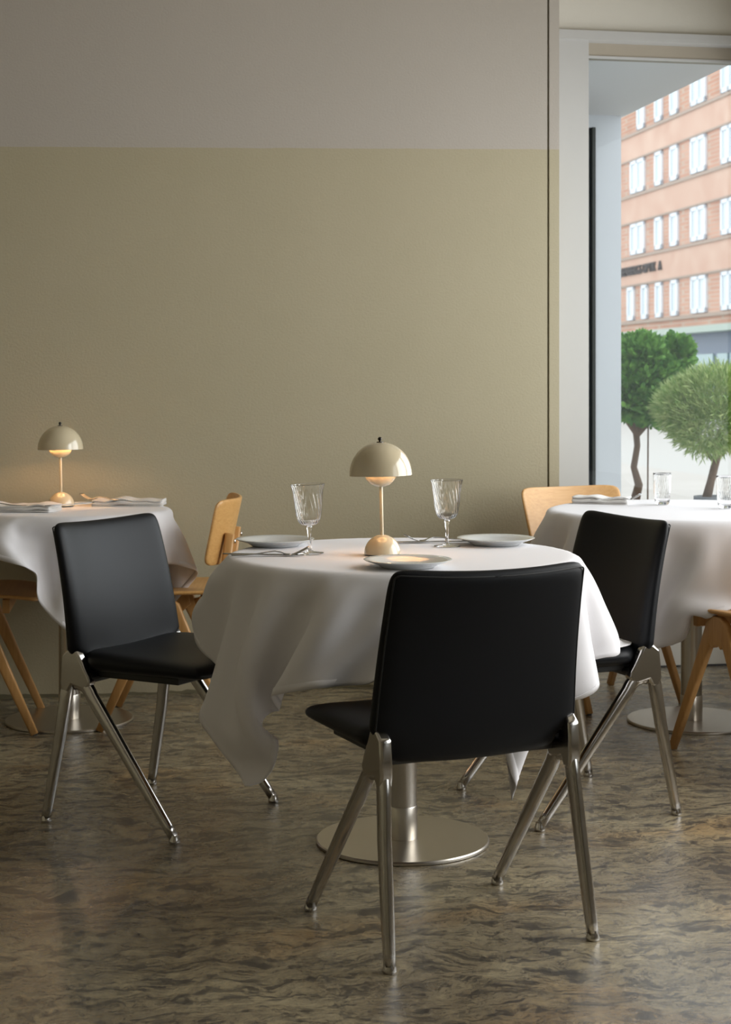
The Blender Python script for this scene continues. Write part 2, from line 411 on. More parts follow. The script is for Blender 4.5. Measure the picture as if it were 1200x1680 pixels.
# two clipped trees in pots
def blob(rng, c, r, n, s, spike, bm, up=.3):
    for _ in range(n):
        while True:
            d = Vector((rng.uniform(-1, 1), rng.uniform(-1, 1), rng.uniform(-1, 1)))
            if .05 < d.length < 1: break
        d.normalize(); k = rng.uniform(.72, 1.05)
        p = Vector((c[0]+d.x*r[0]*k, c[1]+d.y*r[1]*k, c[2]+d.z*r[2]*k))
        o = (d + Vector((rng.uniform(-.6, .6), rng.uniform(-.6, .6), rng.uniform(-.5, .7)+up))).normalized()
        l = s*rng.uniform(.6, 1.3); sd = o.orthogonal().normalized(); sd.rotate(Matrix.Rotation(rng.uniform(0, 6.3), 3, o))
        wd = l*spike
        q = [bm.verts.new(x) for x in (p-sd*wd*.4, p+sd*wd*.4, p+o*l*.6+sd*wd, p+o*l, p+o*l*.6-sd*wd)]
        bm.faces.new(q)
def leafmat(name, a, b_):
    m = mat(name, rough=.6)
    L(m, ramp(m, noise(m, coords(m), 26, 4), [(.35, a), (.65, b_)]), B(m).inputs['Base Color'])
    return m
M_jun = leafmat('juniper_green', (.07, .22, .04), (.26, .50, .10))
M_pine = leafmat('pine_green', (.20, .37, .08), (.70, .78, .36))
M_bark = mat('bark', (.20, .13, .09), .9); bump(M_bark, noise(M_bark, coords(M_bark), 40, 4), .8, .01)
M_pot = mat('grey_planter', (.30, .31, .34), .7)
rng = random.Random(3)
jx, jy = 1.55, 9.25
jt = thing('potted_juniper', (jx, jy, -.02), 0, 'potted juniper with dark lumpy crown and twisted trunk beside the white outdoor pillar', 'tree')
bm = bmesh.new()
for c, r, n in [((0, 0, 1.20), (.24, .24, .20), 5200), ((.09, -.05, 1.10), (.15, .15, .14), 1500), ((-.13, .05, 1.32), (.14, .14, .12), 1500), ((.21, .0, 1.36), (.085, .085, .095), 1100),
                ((.0, -.1, 1.36), (.12, .12, .10), 1300), ((-.08, -.12, 1.12), (.14, .12, .12), 1200), ((.17, 0, 1.20), (.12, .12, .10), 1000)]:
    blob(rng, c, r, n, .045, .30, bm)
obj('foliage', bm, M_jun, jt)
bm = bmesh.new()
tube(bm, [(-.03, 0, .5), (.0, .01, .62), (-.03, 0, .72), (-.01, 0, .84), (-.02, 0, .95), (0, 0, 1.1)], [.030, .024, .019, .018, .020, .012], 8)
for a in (-.14, -.07, .06, .13): tube(bm, [(-.01, 0, .90), (a*.5, a*.3, .97), (a, a*.5, 1.08)], [.016, .012, .008], 6)
obj('trunk', bm, M_bark, jt, True)
bm = bmesh.new(); tube(bm, [(.045, -.02, .5), (.05, -.01, 1.0)], .005, 6); obj('support_stick', bm, M_bark, jt)
bm = bmesh.new(); lathe(bm, [(0, 0), (.15, 0), (.14, .48), (.15, .49), (.15, .51), (.13, .51), (.125, .48), (0, .48)], 24); auto(obj('pot', bm, M_pot, jt))
px_, py_ = 1.84, 8.6
pt = thing('potted_pine', (px_, py_, -.02), 0, 'potted pine with broad light green needle crown on a leaning trunk', 'tree')
bm = bmesh.new()
for c, r, n in [((0.02, 0, 1.05), (.30, .28, .20), 10000), ((-.17, 0, 1.07), (.13, .15, .12), 1800), ((.0, -.1, 1.16), (.18, .16, .12), 2200), ((-.06, -.1, .95), (.16, .15, .13), 1800), ((.22, 0, 1.1), (.2, .2, .2), 2500)]:
    blob(rng, c, r, n, .055, .045, bm, .3)
obj('foliage', bm, M_pine, pt)
bm = bmesh.new(); tube(bm, [(-.045, 0, .58), (-.02, 0, .68), (.01, 0, .80), (.03, 0, .95)], [.026, .021, .021, .016], 8)
for a in (-.12, .12): tube(bm, [(0, 0, .78), (a*.6, 0, .86), (a, a*.3, .98)], [.014, .011, .007], 6)
obj('trunk', bm, M_bark, pt, True)
bm = bmesh.new(); lathe(bm, [(0, 0), (.15, 0), (.10, .55), (.11, .56), (.11, .60), (.095, .60), (.09, .57), (0, .57)], 24); auto(obj('pot', bm, M_pot, pt))

# ---------------------------------------------------------------- black leather chair
def make_black_chair():
    t = thing('leather_chair', (0, 0, 0), 0, None, 'chair', None)
    Y0 = -.21
    def hw(z):                      # half width of the back by height
        return .2415 - .0085*min(1, max(0, (z-.46)/.17)) - .0075*max(0, (z-.63)/.165)
    def prof(z):                    # side profile, forward offset from the rear feet
        s = max(0, (z-.40)/.40)
        return .092 - .020*s - .054*s**1.8
    def back_c(u, v):
        zz = .395 + (v+1)/2*.405
        k = max(0, min(1, (.468-zz)/.045)); k = k*k*(3-2*k)
        wd = hw(zz)*(1-k) + .202*k
        x = u*wd
        dip = .010*(1-u*u)*max(0, v)**2
        bulge = -.030*(1-u*u)*(.35+.65*(v+1)/2)
        low = .018*max(0, -v)**6
        return Vector((x, Y0 + prof(zz) + bulge + low, zz - dip - .008*(1-u*u)*max(0, -v)**3))
    def back_t(u, v): return .040 - .006*v
    bm = bmesh.new(); pad(bm, back_c, back_t, 36, 40, p=14, corner=16)
    bk = obj('backrest', bm, M_leather, t, True)
    # piping along the rear edge of the back
    def edgept(u, v, off): 
        e = 1e-3; n = (back_c(u+e, v)-back_c(u-e, v)).cross(back_c(u, v+e)-back_c(u, v-e)).normalized()
        return back_c(u, v) + n*off
    path = []
    for i in range(33): path.append((-.985, -.80+1.72*i/32))
    for i in range(1, 8): a = PI/2*i/8; path.append((-.985+.06*(1-math.cos(a)), .92+.045*math.sin(a)))
    for i in range(1, 40): path.append((-.925+1.85*i/40, .966))
    for i in range(1, 8): a = PI/2*i/8; path.append((.925+.06*math.sin(a), .966-.045*(1-math.cos(a))))
    for i in range(33): path.append((.985, .92-1.72*i/32))
    sgn = 1 if edgept(0, 0, .02).y < edgept(0, 0, -.02).y else -1
    path = [(u*.975, v*.99) for u, v in path]
    bm = bmesh.new(); tube(bm, [edgept(u, v, sgn*(back_t(u, v)/2*(1-max(abs(u), abs(v))**14)**.5-.0004)) for u, v in path], .0019, 6)
    obj('piping', bm, M_stitch, bk, True)
    def seat_c(u, v):
        f = (v+1)/2; y = .085 + f*.41
        k = max(0, min(1, (.16-y)/.07)); k = k*k*(3-2*k)
        wd = (.233*(1-k)+.200*k)
        z = .433 - .008*(1-u*u)*math.sin(f*PI) - .006*max(0, v)**6 + .006*(1-f)*u*u
        return Vector((u*wd, Y0+y, z))
    def seat_t(u, v): return .048 - .010*v
    bm = bmesh.new(); pad(bm, seat_c, seat_t, 32, 32, p=12, corner=12)
    obj('seat', bm, M_leather, t, True)
    # black pan and rail under the seat
    bm = bmesh.new(); box(bm, -.19, .19, Y0+.10, Y0+.40, .392, .412); tube(bm, [(-.222, Y0+.13, .392), (.222, Y0+.13, .392)], .013, 12, (0, 0, 1))
    obj('seat_pan', bm, M_black, t, bevel=.004)
    for s in (-1, 1):
        X = s*.2200; XF = s*.2355
        # bracket: a flat cast web between back, seat and legs
        outl = [(.070, .466), (.088, .470), (.102, .462), (.112, .444), (.126, .420), (.140, .398), (.146, .380), (.134, .362), (.118, .364), (.100, .368), (.083, .372), (.072, .352), (.050, .350), (.044, .376), (.046, .41), (.050, .45)]
        bm = bmesh.new(); th = .0140
        a = [bm.verts.new((X-th, Y0+y, z)) for y, z in outl]; b = [bm.verts.new((X+th, Y0+y, z)) for y, z in outl]
        bm.faces.new(a); bm.faces.new(b[::-1])
        for i in range(len(outl)): j = (i+1) % len(outl); bm.faces.new((a[i], b[i], b[j], a[j]))
        br = obj('bracket', bm, M_alu, t, bevel=.006, seg=3); auto(br, 60)
        # rear leg
        pts = bez((X, Y0+.066, .42), (X, Y0+.062, .36), (s*.224, Y0+.050, .30), (s*.2265, Y0+.044, .25), 8)
        p3 = pts[-1]; foot = Vector((XF, Y0, .012))
        pts += [p3.lerp(foot, k/10) for k in range(1, 11)]
        k_ = lambda i: min(1, .55+.15*i)
        def rad(z): return .0115 + .0065*min(1, z/.36)
        bm = bmesh.new(); tube(bm, pts, [(min(rad(p.z), .0132)*k_(i), rad(p.z)*1.05*k_(i)) for i, p in enumerate(pts)], 20, ex=2.6)
        lg = obj('leg', bm, M_alu, t, True)
        bm = bmesh.new(); lathe(bm, [(0, 0), (.0125, 0), (.0148, .003), (.0148, .007), (.0125, .013), (.011, .022), (0, .022)], 24, Matrix.Translation((XF, Y0, 0)))
        auto(obj('foot_cap', bm, M_alu, lg))
        # front leg
        foot = Vector((XF, Y0+.42, .012))
        pts = bez((X, Y0+.082, .366), (X, Y0+.106, .384), (X, Y0+.128, .376), (s*.2235, Y0+.146, .345), 10)
        p3 = pts[-1]
        pts += [p3.lerp(foot, k/12) for k in range(1, 13)]
        bm = bmesh.new(); tube(bm, pts, [(min(rad(p.z), .0132)*k_(i), rad(p.z)*k_(i)) for i, p in enumerate(pts)], 20, ex=2.6)
        lg = obj('leg', bm, M_alu, t, True)
        bm = bmesh.new(); lathe(bm, [(0, 0), (.0125, 0), (.0148, .003), (.0148, .007), (.0125, .013), (.011, .022), (0, .022)], 24, Matrix.Translation((XF, Y0+.42, 0)))
        auto(obj('foot_cap', bm, M_alu, lg))
    return t
proto = make_black_chair()
for i, (x, y, rz, lab) in enumerate([
    (.178, 3.5345, 23.9, 'black leather chair with metal legs nearest the viewer, its back turned to us'),
    (-.5555, 4.4675, -119.1, 'black leather chair with metal legs at the left of the middle table, seat visible'),
    (.5608, 4.576, 112.5, 'black leather chair at the right of the middle table, facing left')]):
    c = proto if i == 0 else copy_tree(proto)
    c.location = (x, y, 0); c.rotation_euler = (0, 0, math.radians(rz))
    tag(c, lab.replace('the brushed white', 'the white'), 'chair', 'black leather chairs around the middle table')

# ---------------------------------------------------------------- oak chair
def make_oak_chair():
    t = thing('oak_chair', (0, 0, 0), 0, None, 'chair')
    def seat_c(u, v):
        y = -.215 + (v+1)/2*.44
        wd = .215 + .012*v
        z = .458 + .012*u*u - .010*max(0, v)**3*2 - .004*(1-v*v)
        return Vector((u*wd, y, z))
    bm = bmesh.new(); pad(bm, seat_c, lambda u, v: .013, 24, 24, p=60, corner=9)
    auto(obj('seat', bm, M_oakh, t), 50)
    def back_c(u, v):
        z = .665 + v*.112
        return Vector((u*(.222+.012*v), -.195 - .060*(v+1)/2*.8 + .062*u*u, z + .006*u*u*max(0, v)))
    bm = bmesh.new(); pad(bm, back_c, lambda u, v: .012, 28, 20, p=60, corner=9)
    bk = auto(obj('backrest', bm, M_oakh, t), 50)
    for s in (-1, 1):
        X = s*.195
        bm = bmesh.new()
        tube(bm, [(X*.72, -.10, .425), (X*.72, -.165, .442), (X*.72, -.200, .52), (X*.72, -.218, .66)], [(.014, .016)]*4, 12, ex=5)
        obj('back_support', bm, M_oak, t, True)
        bm = bmesh.new()
        lathe(bm, [(0, 0), (.007, 0), (.008, .003), (.006, .006), (0, .0065)], 12, Matrix.Translation((X*.72, -.232, .635)) @ Matrix.Rotation(PI/2, 4, 'X')); auto(obj('bolt', bm, M_steel, t))
        for q in (-1, 1):
            f = Vector((s*.212, q*.215, .004)); top = Vector((X, q*.030, .415))
            pts = [f, f.lerp(top, .5), f.lerp(top, .85), top, Vector((X, q*.004, .437))]
            bm = bmesh.new(); tube(bm, pts, [(.0115, .0125), (.0125, .017), (.0125, .0225), (.0125, .026), (.0125, .020)], 16, ex=5)
            lg = obj('leg', bm, M_oak, t, True)
            bm = bmesh.new(); lathe(bm, [(0, 0), (.009, 0), (.009, .006), (0, .006)], 12, Matrix.Translation((f.x, f.y, 0))); obj('glide', bm, M_black, lg)
        # web in the crotch of the A
        bm = bmesh.new()
        outl = [(-.045, .405), (-.030, .440), (-.012, .450), (.012, .450), (.030, .440), (.045, .405), (.050, .375), (.020, .350), (.010, .362), (-.010, .362), (-.020, .350), (-.050, .375)]
        a = [bm.verts.new((X-.0125, y, z)) for y, z in outl]; b = [bm.verts.new((X+.0125, y, z)) for y, z in outl]
        bm.faces.new(a); bm.faces.new(b[::-1])
        for i in range(len(outl)): j = (i+1) % len(outl); bm.faces.new((a[i], b[i], b[j], a[j]))
        obj('leg_joint', bm, M_oak, t, bevel=.003)
    for y in (-.13, .12):
        bm = bmesh.new(); box(bm, -.195, .195, y-.012, y+.012, .405, .452); obj('seat_rail', bm, M_oak, t, bevel=.003)
    return t
proto = make_oak_chair()
for i, (x, y, rz, lab) in enumerate([
    (-.68, 5.705, 90, 'oak plywood chair seen edge-on behind the left black chair'),
    (-1.345, 5.62, -82, 'oak plywood chair cut off by the left edge, only seat and legs showing'),
    (.871, 6.06, -151, 'oak plywood chair by the window corner, its curved backrest facing us'),
    (1.27, 5.137, 25.5, 'oak plywood chair cut off by the right edge, before the right table pedestal')]):
    c = proto if i == 0 else copy_tree(proto)
    c.location = (x, y, 0); c.rotation_euler = (0, 0, math.radians(rz))
    tag(c, lab, 'chair', 'oak chairs at the side tables')

# ---------------------------------------------------------------- tables
TZ = .735
def make_table(x, y, Rt, lab, base_r=.2215):
    t = thing('pedestal_table', (x, y, 0), 0, lab, 'table', 'round pedestal tables')
    bm = bmesh.new(); lathe(bm, [(0, 0), (base_r-.003, 0), (base_r, .002), (base_r, .007), (base_r-.003, .010), (0, .010)], 96); auto(obj('base_plate', bm, M_plate_steel, t), 30)
    bm = bmesh.new(); lathe(bm, [(.0365, .010), (.0365, .695)], 48); p = obj('pole', bm, M_steel, t, True)
    bm = bmesh.new(); lathe(bm, [(.0375, .010), (.0378, .012), (.0378, .092), (.0365, .094)], 48); auto(obj('collar', bm, M_plate_steel, p))
    bm = bmesh.new(); lathe(bm, [(0, .700), (Rt-.024, .700), (Rt-.018, .706), (Rt-.018, .714), (Rt-.026, .722), (Rt-.045, .726), (0, .726)], 72); auto(obj('tabletop', bm, M_oakh, t), 30)
    bm = bmesh.new(); lathe(bm, [(0, .690), (.12, .690), (.12, .700), (0, .700)], 32); obj('mounting_plate', bm, M_black, t)
    return t
make_table(.095, 4.18, .452, 'round pedestal table in the middle, under the cloth set with three plates')
make_table(-1.03, 5.68, .355, 'round pedestal table at the left by the wall, behind the left black chair')
make_table(1.13, 5.66, .50, 'round pedestal table at the right by the window, under the cloth with tumblers')

# cloth draped by a small position based solver
def drape(cx, cy, Rt, side, ang, n, seed, boxes=(), steps=900, iters=3, shift=(0, 0), push=(), pulls=(), pull_from=0):
    rg = np.random.RandomState(seed)
    h = side/(n-1)
    u = (np.arange(n)-(n-1)/2)*h
    U, V = np.meshgrid(u, u, indexing='ij')
    ca, sa = math.cos(ang), math.sin(ang)
    P = np.stack([cx+shift[0]+U*ca-V*sa, cy+shift[1]+U*sa+V*ca, np.full_like(U, .738)], -1)
    P[..., 2] += rg.rand(n, n)*.001
    # start already hanging close to the table edge
    ddx, ddy = P[..., 0]-cx, P[..., 1]-cy; r0 = np.sqrt(ddx**2+ddy**2)+1e-9; ov = np.maximum(0, r0-Rt-.003)
    r1 = np.where(ov > 0, Rt+.003+ov*.22, r0); P[..., 0] = cx+ddx/r0*r1; P[..., 1] = cy+ddy/r0*r1; P[..., 2] -= ov*.975
    for (bx0, by0, brz, hx, y0, y1, z0, z1) in boxes:
        c_, s_ = math.cos(brz), math.sin(brz); ex = P[..., 0]-bx0; ey = P[..., 1]-by0
        lx = ex*c_+ey*s_; ly = -ex*s_+ey*c_
        fp = (np.abs(lx) < hx+.01) & (ly < y1+.01) & (ly > y0-.01) & (P[..., 2] < z1)
        P[..., 2] = np.where(fp, z1+.004, P[..., 2])
    # low frequency push that decides where the folds go
    thn = np.arctan2(P[..., 1]-cy, P[..., 0]-cx)
    Vel = np.zeros_like(P)
    pin = r0 < Rt-.03; P[pin, 2] = .7355; P0 = P.copy()
    sets = []
    def add(a, b, rest, k): sets.append((a, b, rest, k))
    S = slice
    for o in (0, 1):
        m = (n-1-o)//2
        add((S(o, o+2*m, 2), S(None)), (S(o+1, o+1+2*m, 2), S(None)), h, 1.)
        add((S(None), S(o, o+2*m, 2)), (S(None), S(o+1, o+1+2*m, 2)), h, 1.)
        add((S(o, o+2*m, 2), S(0, n-1)), (S(o+1, o+1+2*m, 2), S(1, n)), h*2**.5, .45)
        add((S(o, o+2*m, 2), S(1, n)), (S(o+1, o+1+2*m, 2), S(0, n-1)), h*2**.5, .45)
    bend = []
    def bpair(axis, o, d):
        idx = np.arange(n); a = idx[(idx % (2*d)) == o]; a = a[a+d < n]
        return a, a+d
    for d, k in ((2, .16), (5, .05)):
        for o in range(2*d):
            a, b = bpair(0, o, d)
            if len(a): bend.append(((a, S(None)), (b, S(None)), h*d, k)); bend.append(((S(None), a), (S(None), b), h*d, k))
    dt = 1/300
    rc = .014; topz = .7355; Rr = Rt+.003
    def solve(lst):
        for a, b, rest, k in lst:
            d = P[b]-P[a]; ln = np.sqrt((d*d).sum(-1, keepdims=True))+1e-9
            c = d*((ln-rest)/ln*.5*k); P[a] += c; P[b] -= c
    for st in range(steps):
        Vel[..., 2] -= 9.8*dt
        if st < 240:
            f = 0
            for (a0, wd_, am) in push:
                dd = (thn-math.radians(a0)+PI) % (2*PI)-PI
                f = f+am*np.exp(-(dd/math.radians(wd_))**2)
            rad = np.stack([np.cos(thn), np.sin(thn), 0*thn], -1); hang = (P[..., 2] < .70)[..., None]
            Vel += rad*f[..., None]*dt*6*hang
        old = P.copy(); P += Vel*dt
        for it in range(iters):
            solve(sets if it % 2 == 0 else sets[::-1])
            solve(bend)
            if st > pull_from:
                for (i_, j_, tx, ty, tz, kk) in pulls:
                    T_ = np.array([tx, ty, tz]); a0_, a1_ = max(0, i_-1), min(n, i_+2); b0_, b1_ = max(0, j_-1), min(n, j_+2)
                    dl = T_-P[i_, j_]; P[a0_:a1_, b0_:b1_] += dl*kk
            # table as rounded disc
            dx = P[..., 0]-cx; dy = P[..., 1]-cy; r = np.sqrt(dx*dx+dy*dy)+1e-9
            qr = r-(Rr-rc); qz = P[..., 2]-(topz-rc)
            ins = (qr > 0) & (qz > 0)
            dist = np.sqrt(np.maximum(qr, 0)**2+np.maximum(qz, 0)**2)
            m = ins & (dist < rc)
            k = np.where(m, rc/np.maximum(dist, 1e-6), 1)
            nr = np.where(m, (Rr-rc)+qr*k, r); nz = np.where(m, (topz-rc)+qz*k, P[..., 2])
            m2 = (qr <= 0) & (P[..., 2] < topz) & (P[..., 2] > .66)
            nz = np.where(m2, topz, nz)
            m3 = (qz <= 0) & (P[..., 2] > .69) & (r < Rr) & (r > Rr-.05)
            nr = np.where(m3, Rr, nr)
            P[..., 0] = cx+dx/r*nr; P[..., 1] = cy+dy/r*nr; P[..., 2] = nz
            nr = np.where((nz < .70) & (dy < .12), np.minimum(nr, Rt+.098), nr)
            P[..., 0] = cx+dx/r*nr; P[..., 1] = cy+dy/r*nr
            con = (m | m2 | m3)
            for (bx0, by0, brz, hx, y0, y1, z0, z1) in boxes:
                c_, s_ = math.cos(brz), math.sin(brz)
                ex = P[..., 0]-bx0; ey = P[..., 1]-by0
                lx = ex*c_+ey*s_; ly = -ex*s_+ey*c_
                z = P[..., 2]
                pen = np.stack([hx-lx, hx+lx, y1-ly, ly-y0, z1-z, z-z0], -1)
                inside = (pen > 0).all(-1)
                if inside.any():
                    j = pen[..., :5].argmin(-1)
                    lx = np.where(inside & (j == 0), hx, np.where(inside & (j == 1), -hx, lx))
                    ly = np.where(inside & (j == 2), y1, np.where(inside & (j == 3), y0, ly))
                    P[..., 2] = np.where(inside & (j == 4), z1, z)
                    P[..., 0] = bx0+lx*c_-ly*s_; P[..., 1] = by0+lx*s_+ly*c_
        # friction holds the cloth on the table top
        rad_ = np.hypot(P[..., 0]-cx, P[..., 1]-cy)
        fr_ = con & (P[..., 2] > .730)
        k_ = np.where(rad_ < Rt-.02, 0, .3)[fr_]
        P[fr_, 0] = old[fr_, 0] + (P[fr_, 0]-old[fr_, 0])*k_
        P[fr_, 1] = old[fr_, 1] + (P[fr_, 1]-old[fr_, 1])*k_
        P[pin] = P0[pin]
        Vel = (P-old)/dt*.985
        sp_ = np.sqrt((Vel*Vel).sum(-1, keepdims=True)); Vel *= np.minimum(1, 2.0/np.maximum(sp_, 1e-6))
        Vel[con] *= .8
        if st > steps-250: Vel *= .96
    return P
def cloth_obj(P, cx, cy, lab, group):
    n = P.shape[0]
    Q = P - np.array([cx, cy, 0])
    verts = [tuple(p) for p in Q.reshape(-1, 3)]
    faces = [(i*n+j, (i+1)*n+j, (i+1)*n+j+1, i*n+j+1) for i in range(n-1) for j in range(n-1)]
    me = bpy.data.meshes.new('tablecloth'); me.from_pydata(verts, [], faces); me.update()
    o = link('tablecloth', me, M_cloth); o.location = (cx, cy, 0)
    md = o.modifiers.new('subdivision', 'SUBSURF'); md.levels = 1; md.render_levels = 1; md.boundary_smooth = 'PRESERVE_CORNERS'
    so = o.modifiers.new('thickness', 'SOLIDIFY'); so.thickness = .0012; so.offset = 1
    tag(o, lab, 'tablecloth', group)
    # doubled and stitched hem
    ring = 1
    hv = {}; hf = []
    vs = []
    def vid(i, j):
        if (i, j) not in hv: hv[i, j] = len(vs); vs.append(tuple(Q[i, j]))
        return hv[i, j]
    for i in range(n-1):
        for j in range(n-1):
            if i < ring or j < ring or i >= n-1-ring or j >= n-1-ring: hf.append((vid(i, j), vid(i+1, j), vid(i+1, j+1), vid(i, j+1)))
    me2 = bpy.data.meshes.new('hem'); me2.from_pydata(vs, [], hf); me2.update()
    hm = link('hem', me2, M_hem, o)
    md = hm.modifiers.new('subdivision', 'SUBSURF'); md.levels = 1; md.render_levels = 1; md.boundary_smooth = 'PRESERVE_CORNERS'
    so = hm.modifiers.new('thickness', 'SOLIDIFY'); so.thickness = .0024; so.offset = 0
    return o
def seatbox(x, y, rz): return (x, y, math.radians(rz), .24, -.135, .295, .385, .465)
GR = 'white tablecloths'
H1 = 1.38/79
q = lambda m: int(round(m/H1))
P1 = drape(.095, 4.18, .452, 1.38, math.radians(-5.5), 80, 3, [seatbox(.178, 3.5345, 23.9), seatbox(-.5555, 4.4675, -119.1), seatbox(.5608, 4.576, 112.5)],
           push=((-10, 10, .3), (-160, 10, .3)),
           pulls=((0, 0, -.279, 3.80, .238, .05), (0, q(.25), -.416, 3.98, .353, .05), (0, 34, -.44, 4.235, .537, .07), (7, 36, -.405, 4.23, .64, .04), (0, 45, -.40, 4.38, .51, .05), (0, 52, -.37, 4.45, .49, .02),
                  (q(.14), 0, -.19, 3.775, .345, .05), (q(.26), 0, -.235, 3.87, .40, .05), (q(.44), 0, -.235, 3.69, .455, .05), (q(.68), 0, .02, 3.655, .505, .06), (50, 0, .17, 3.66, .495, .05), (61, 0, .27, 3.71, .46, .05), (39, 7, .04, 3.69, .62, .03), (30, 0, -.12, 3.67, .485, .05),
                  (79, 0, .340, 3.79, .205, .14), (0, 79, -.36, 4.50, .30, .04), (79, q(.30), .47, 3.93, .41, .04), (79, q(.68), .640, 4.09, .482, .07), (72, 39, .592, 4.10, .615, .05), (79, 28, .56, 3.99, .45, .04), (79, 49, .60, 4.23, .49, .03), (79, 10, .40, 3.85, .34, .06), (79, 19, .47, 3.90, .42, .04), (70, 0, .30, 3.76, .33, .04)))
cloth_obj(P1, .095, 4.18, 'white linen cloth over the middle table, a long pointed corner hanging toward the viewer', GR)
P2 = drape(-1.03, 5.68, .355, 1.02, math.radians(55), 60, 5, shift=(.0, .0), push=((-35, 14, .4),), pulls=((0, 0, -.955, 5.32, .375, .04), (0, 14, -1.06, 5.27, .56, .04), (0, 30, -1.22, 5.30, .60, .04), (30, 0, -.71, 5.45, .56, .04), (38, 0, -.665, 5.60, .55, .05), (59, 0, -.73, 5.73, .36, .03)))
cloth_obj(P2, -1.03, 5.68, 'white linen cloth over the left table by the wall, beneath the small lit lamp', GR)
P3 = drape(1.13, 5.66, .50, 1.36, math.radians(27), 70, 11, push=((-75, 10, .3), (-175, 12, .2)), pulls=((0, 0, .937, 5.25, .365, .05), (10, 0, 1.02, 5.13, .465, .05), (20, 0, 1.19, 5.10, .46, .05), (0, 30, .70, 5.41, .56, .04), (0, 40, .665, 5.55, .51, .04), (0, 69, .70, 5.80, .24, .03)))
cloth_obj(P3, 1.13, 5.66, 'white linen cloth over the right table by the window, beneath the tumblers', GR)
TT = .7375

# ---------------------------------------------------------------- table lamps
def make_lamp():
    t = thing('table_lamp', (0, 0, 0), 0, None, 'lamp')
    bm = bmesh.new(); lathe(bm, [(0, 0), (.043, 0), (.043, .003), (0, .003)], 48); obj('base_pad', bm, M_black, t)
    bm = bmesh.new(); lathe(bm, [(0, .003)] + [(.0465*math.cos(a), .003+.0475*math.sin(a)) for a in [PI/2*k/16 for k in range(17)][:-1]] + [(.0045, .0505), (0, .0505)], 64); auto(obj('base', bm, M_enamel, t), 50)
    bm = bmesh.new(); lathe(bm, [(.0044, .049), (.0044, .172)], 24); obj('stem', bm, M_enamel, t, True)
    # small lower bowl, open at the top
    bo = [(.0405*math.cos(a), .205-.034*math.sin(a)) for a in [PI/2*k/14 for k in range(15)]]
    bm = bmesh.new(); lathe(bm, [(p[0], p[1]) for p in bo[:-1]] + [(0, .171)], 64)
    lathe(bm, [(0, .1735)] + [(p[0]*.95, p[1]+.0012 if k else p[1]) for k, p in enumerate(bo[:-1])][::-1] + [(.0405, .205)], 64)
    auto(obj('lower_bowl', bm, M_enamel, t), 50)
    # dome shade: outer skin and pale lining
    R0 = .0800
    oc = [(R0*math.cos(a)**.94, .201+.0835*math.sin(a)) for a in [PI/2*k/28 for k in range(28)]] + [(0, .2845)]
    bm = bmesh.new(); lathe(bm, oc, 96); lathe(bm, [(R0, .201), (R0-.0012, .2006), (R0-.0016, .202)], 96)
    sh = auto(obj('shade', bm, M_enamel, t), 60)
    bm = bmesh.new(); lathe(bm, [((R0-.0016)*math.cos(a)**.94, .202+.080*math.sin(a)) for a in [PI/2*k/28 for k in range(28)]] + [(0, .282)], 96); obj('shade_lining', bm, M_inner, sh, True)
    bm = bmesh.new(); lathe(bm, [(0, .2840), (.0085, .2840), (.0085, .2858), (.003, .2865), (.003, .2885), (.0052, .291), (.0052, .2945), (.003, .297), (0, .298)], 20); auto(obj('finial', bm, M_dark, t))
    bm = bmesh.new(); lathe(bm, [(0, .181), (.010, .181), (.014, .192), (.014, .207), (.008, .214), (0, .216)], 20); obj('bulb', bm, M_bulb, t, True)
    return t
LP = []
proto = make_lamp()
for i, (x, y, lab) in enumerate([(.043, 4.135, 'cream domed table lamp with round foot, lit on the middle table'), (-1.075, 5.77, 'cream domed table lamp glowing on the left table against the wall')]):
    c = proto if i == 0 else copy_tree(proto)
    c.location = (x, y, TT+.0008); c.rotation_euler = (0, math.radians(-1.3 if i == 0 else -.9), 0)
    tag(c, lab, 'lamp', 'cream table lamps')
    l = bpy.data.lights.new('lamp_glow', 'POINT'); l.energy = .7 if i == 0 else 1.7; l.color = (1, .62, .34); l.shadow_soft_size = .012
    lo = bpy.data.objects.new('lamp_glow', l); C.objects.link(lo); lo.location = (x-.004, y, TT+.226)

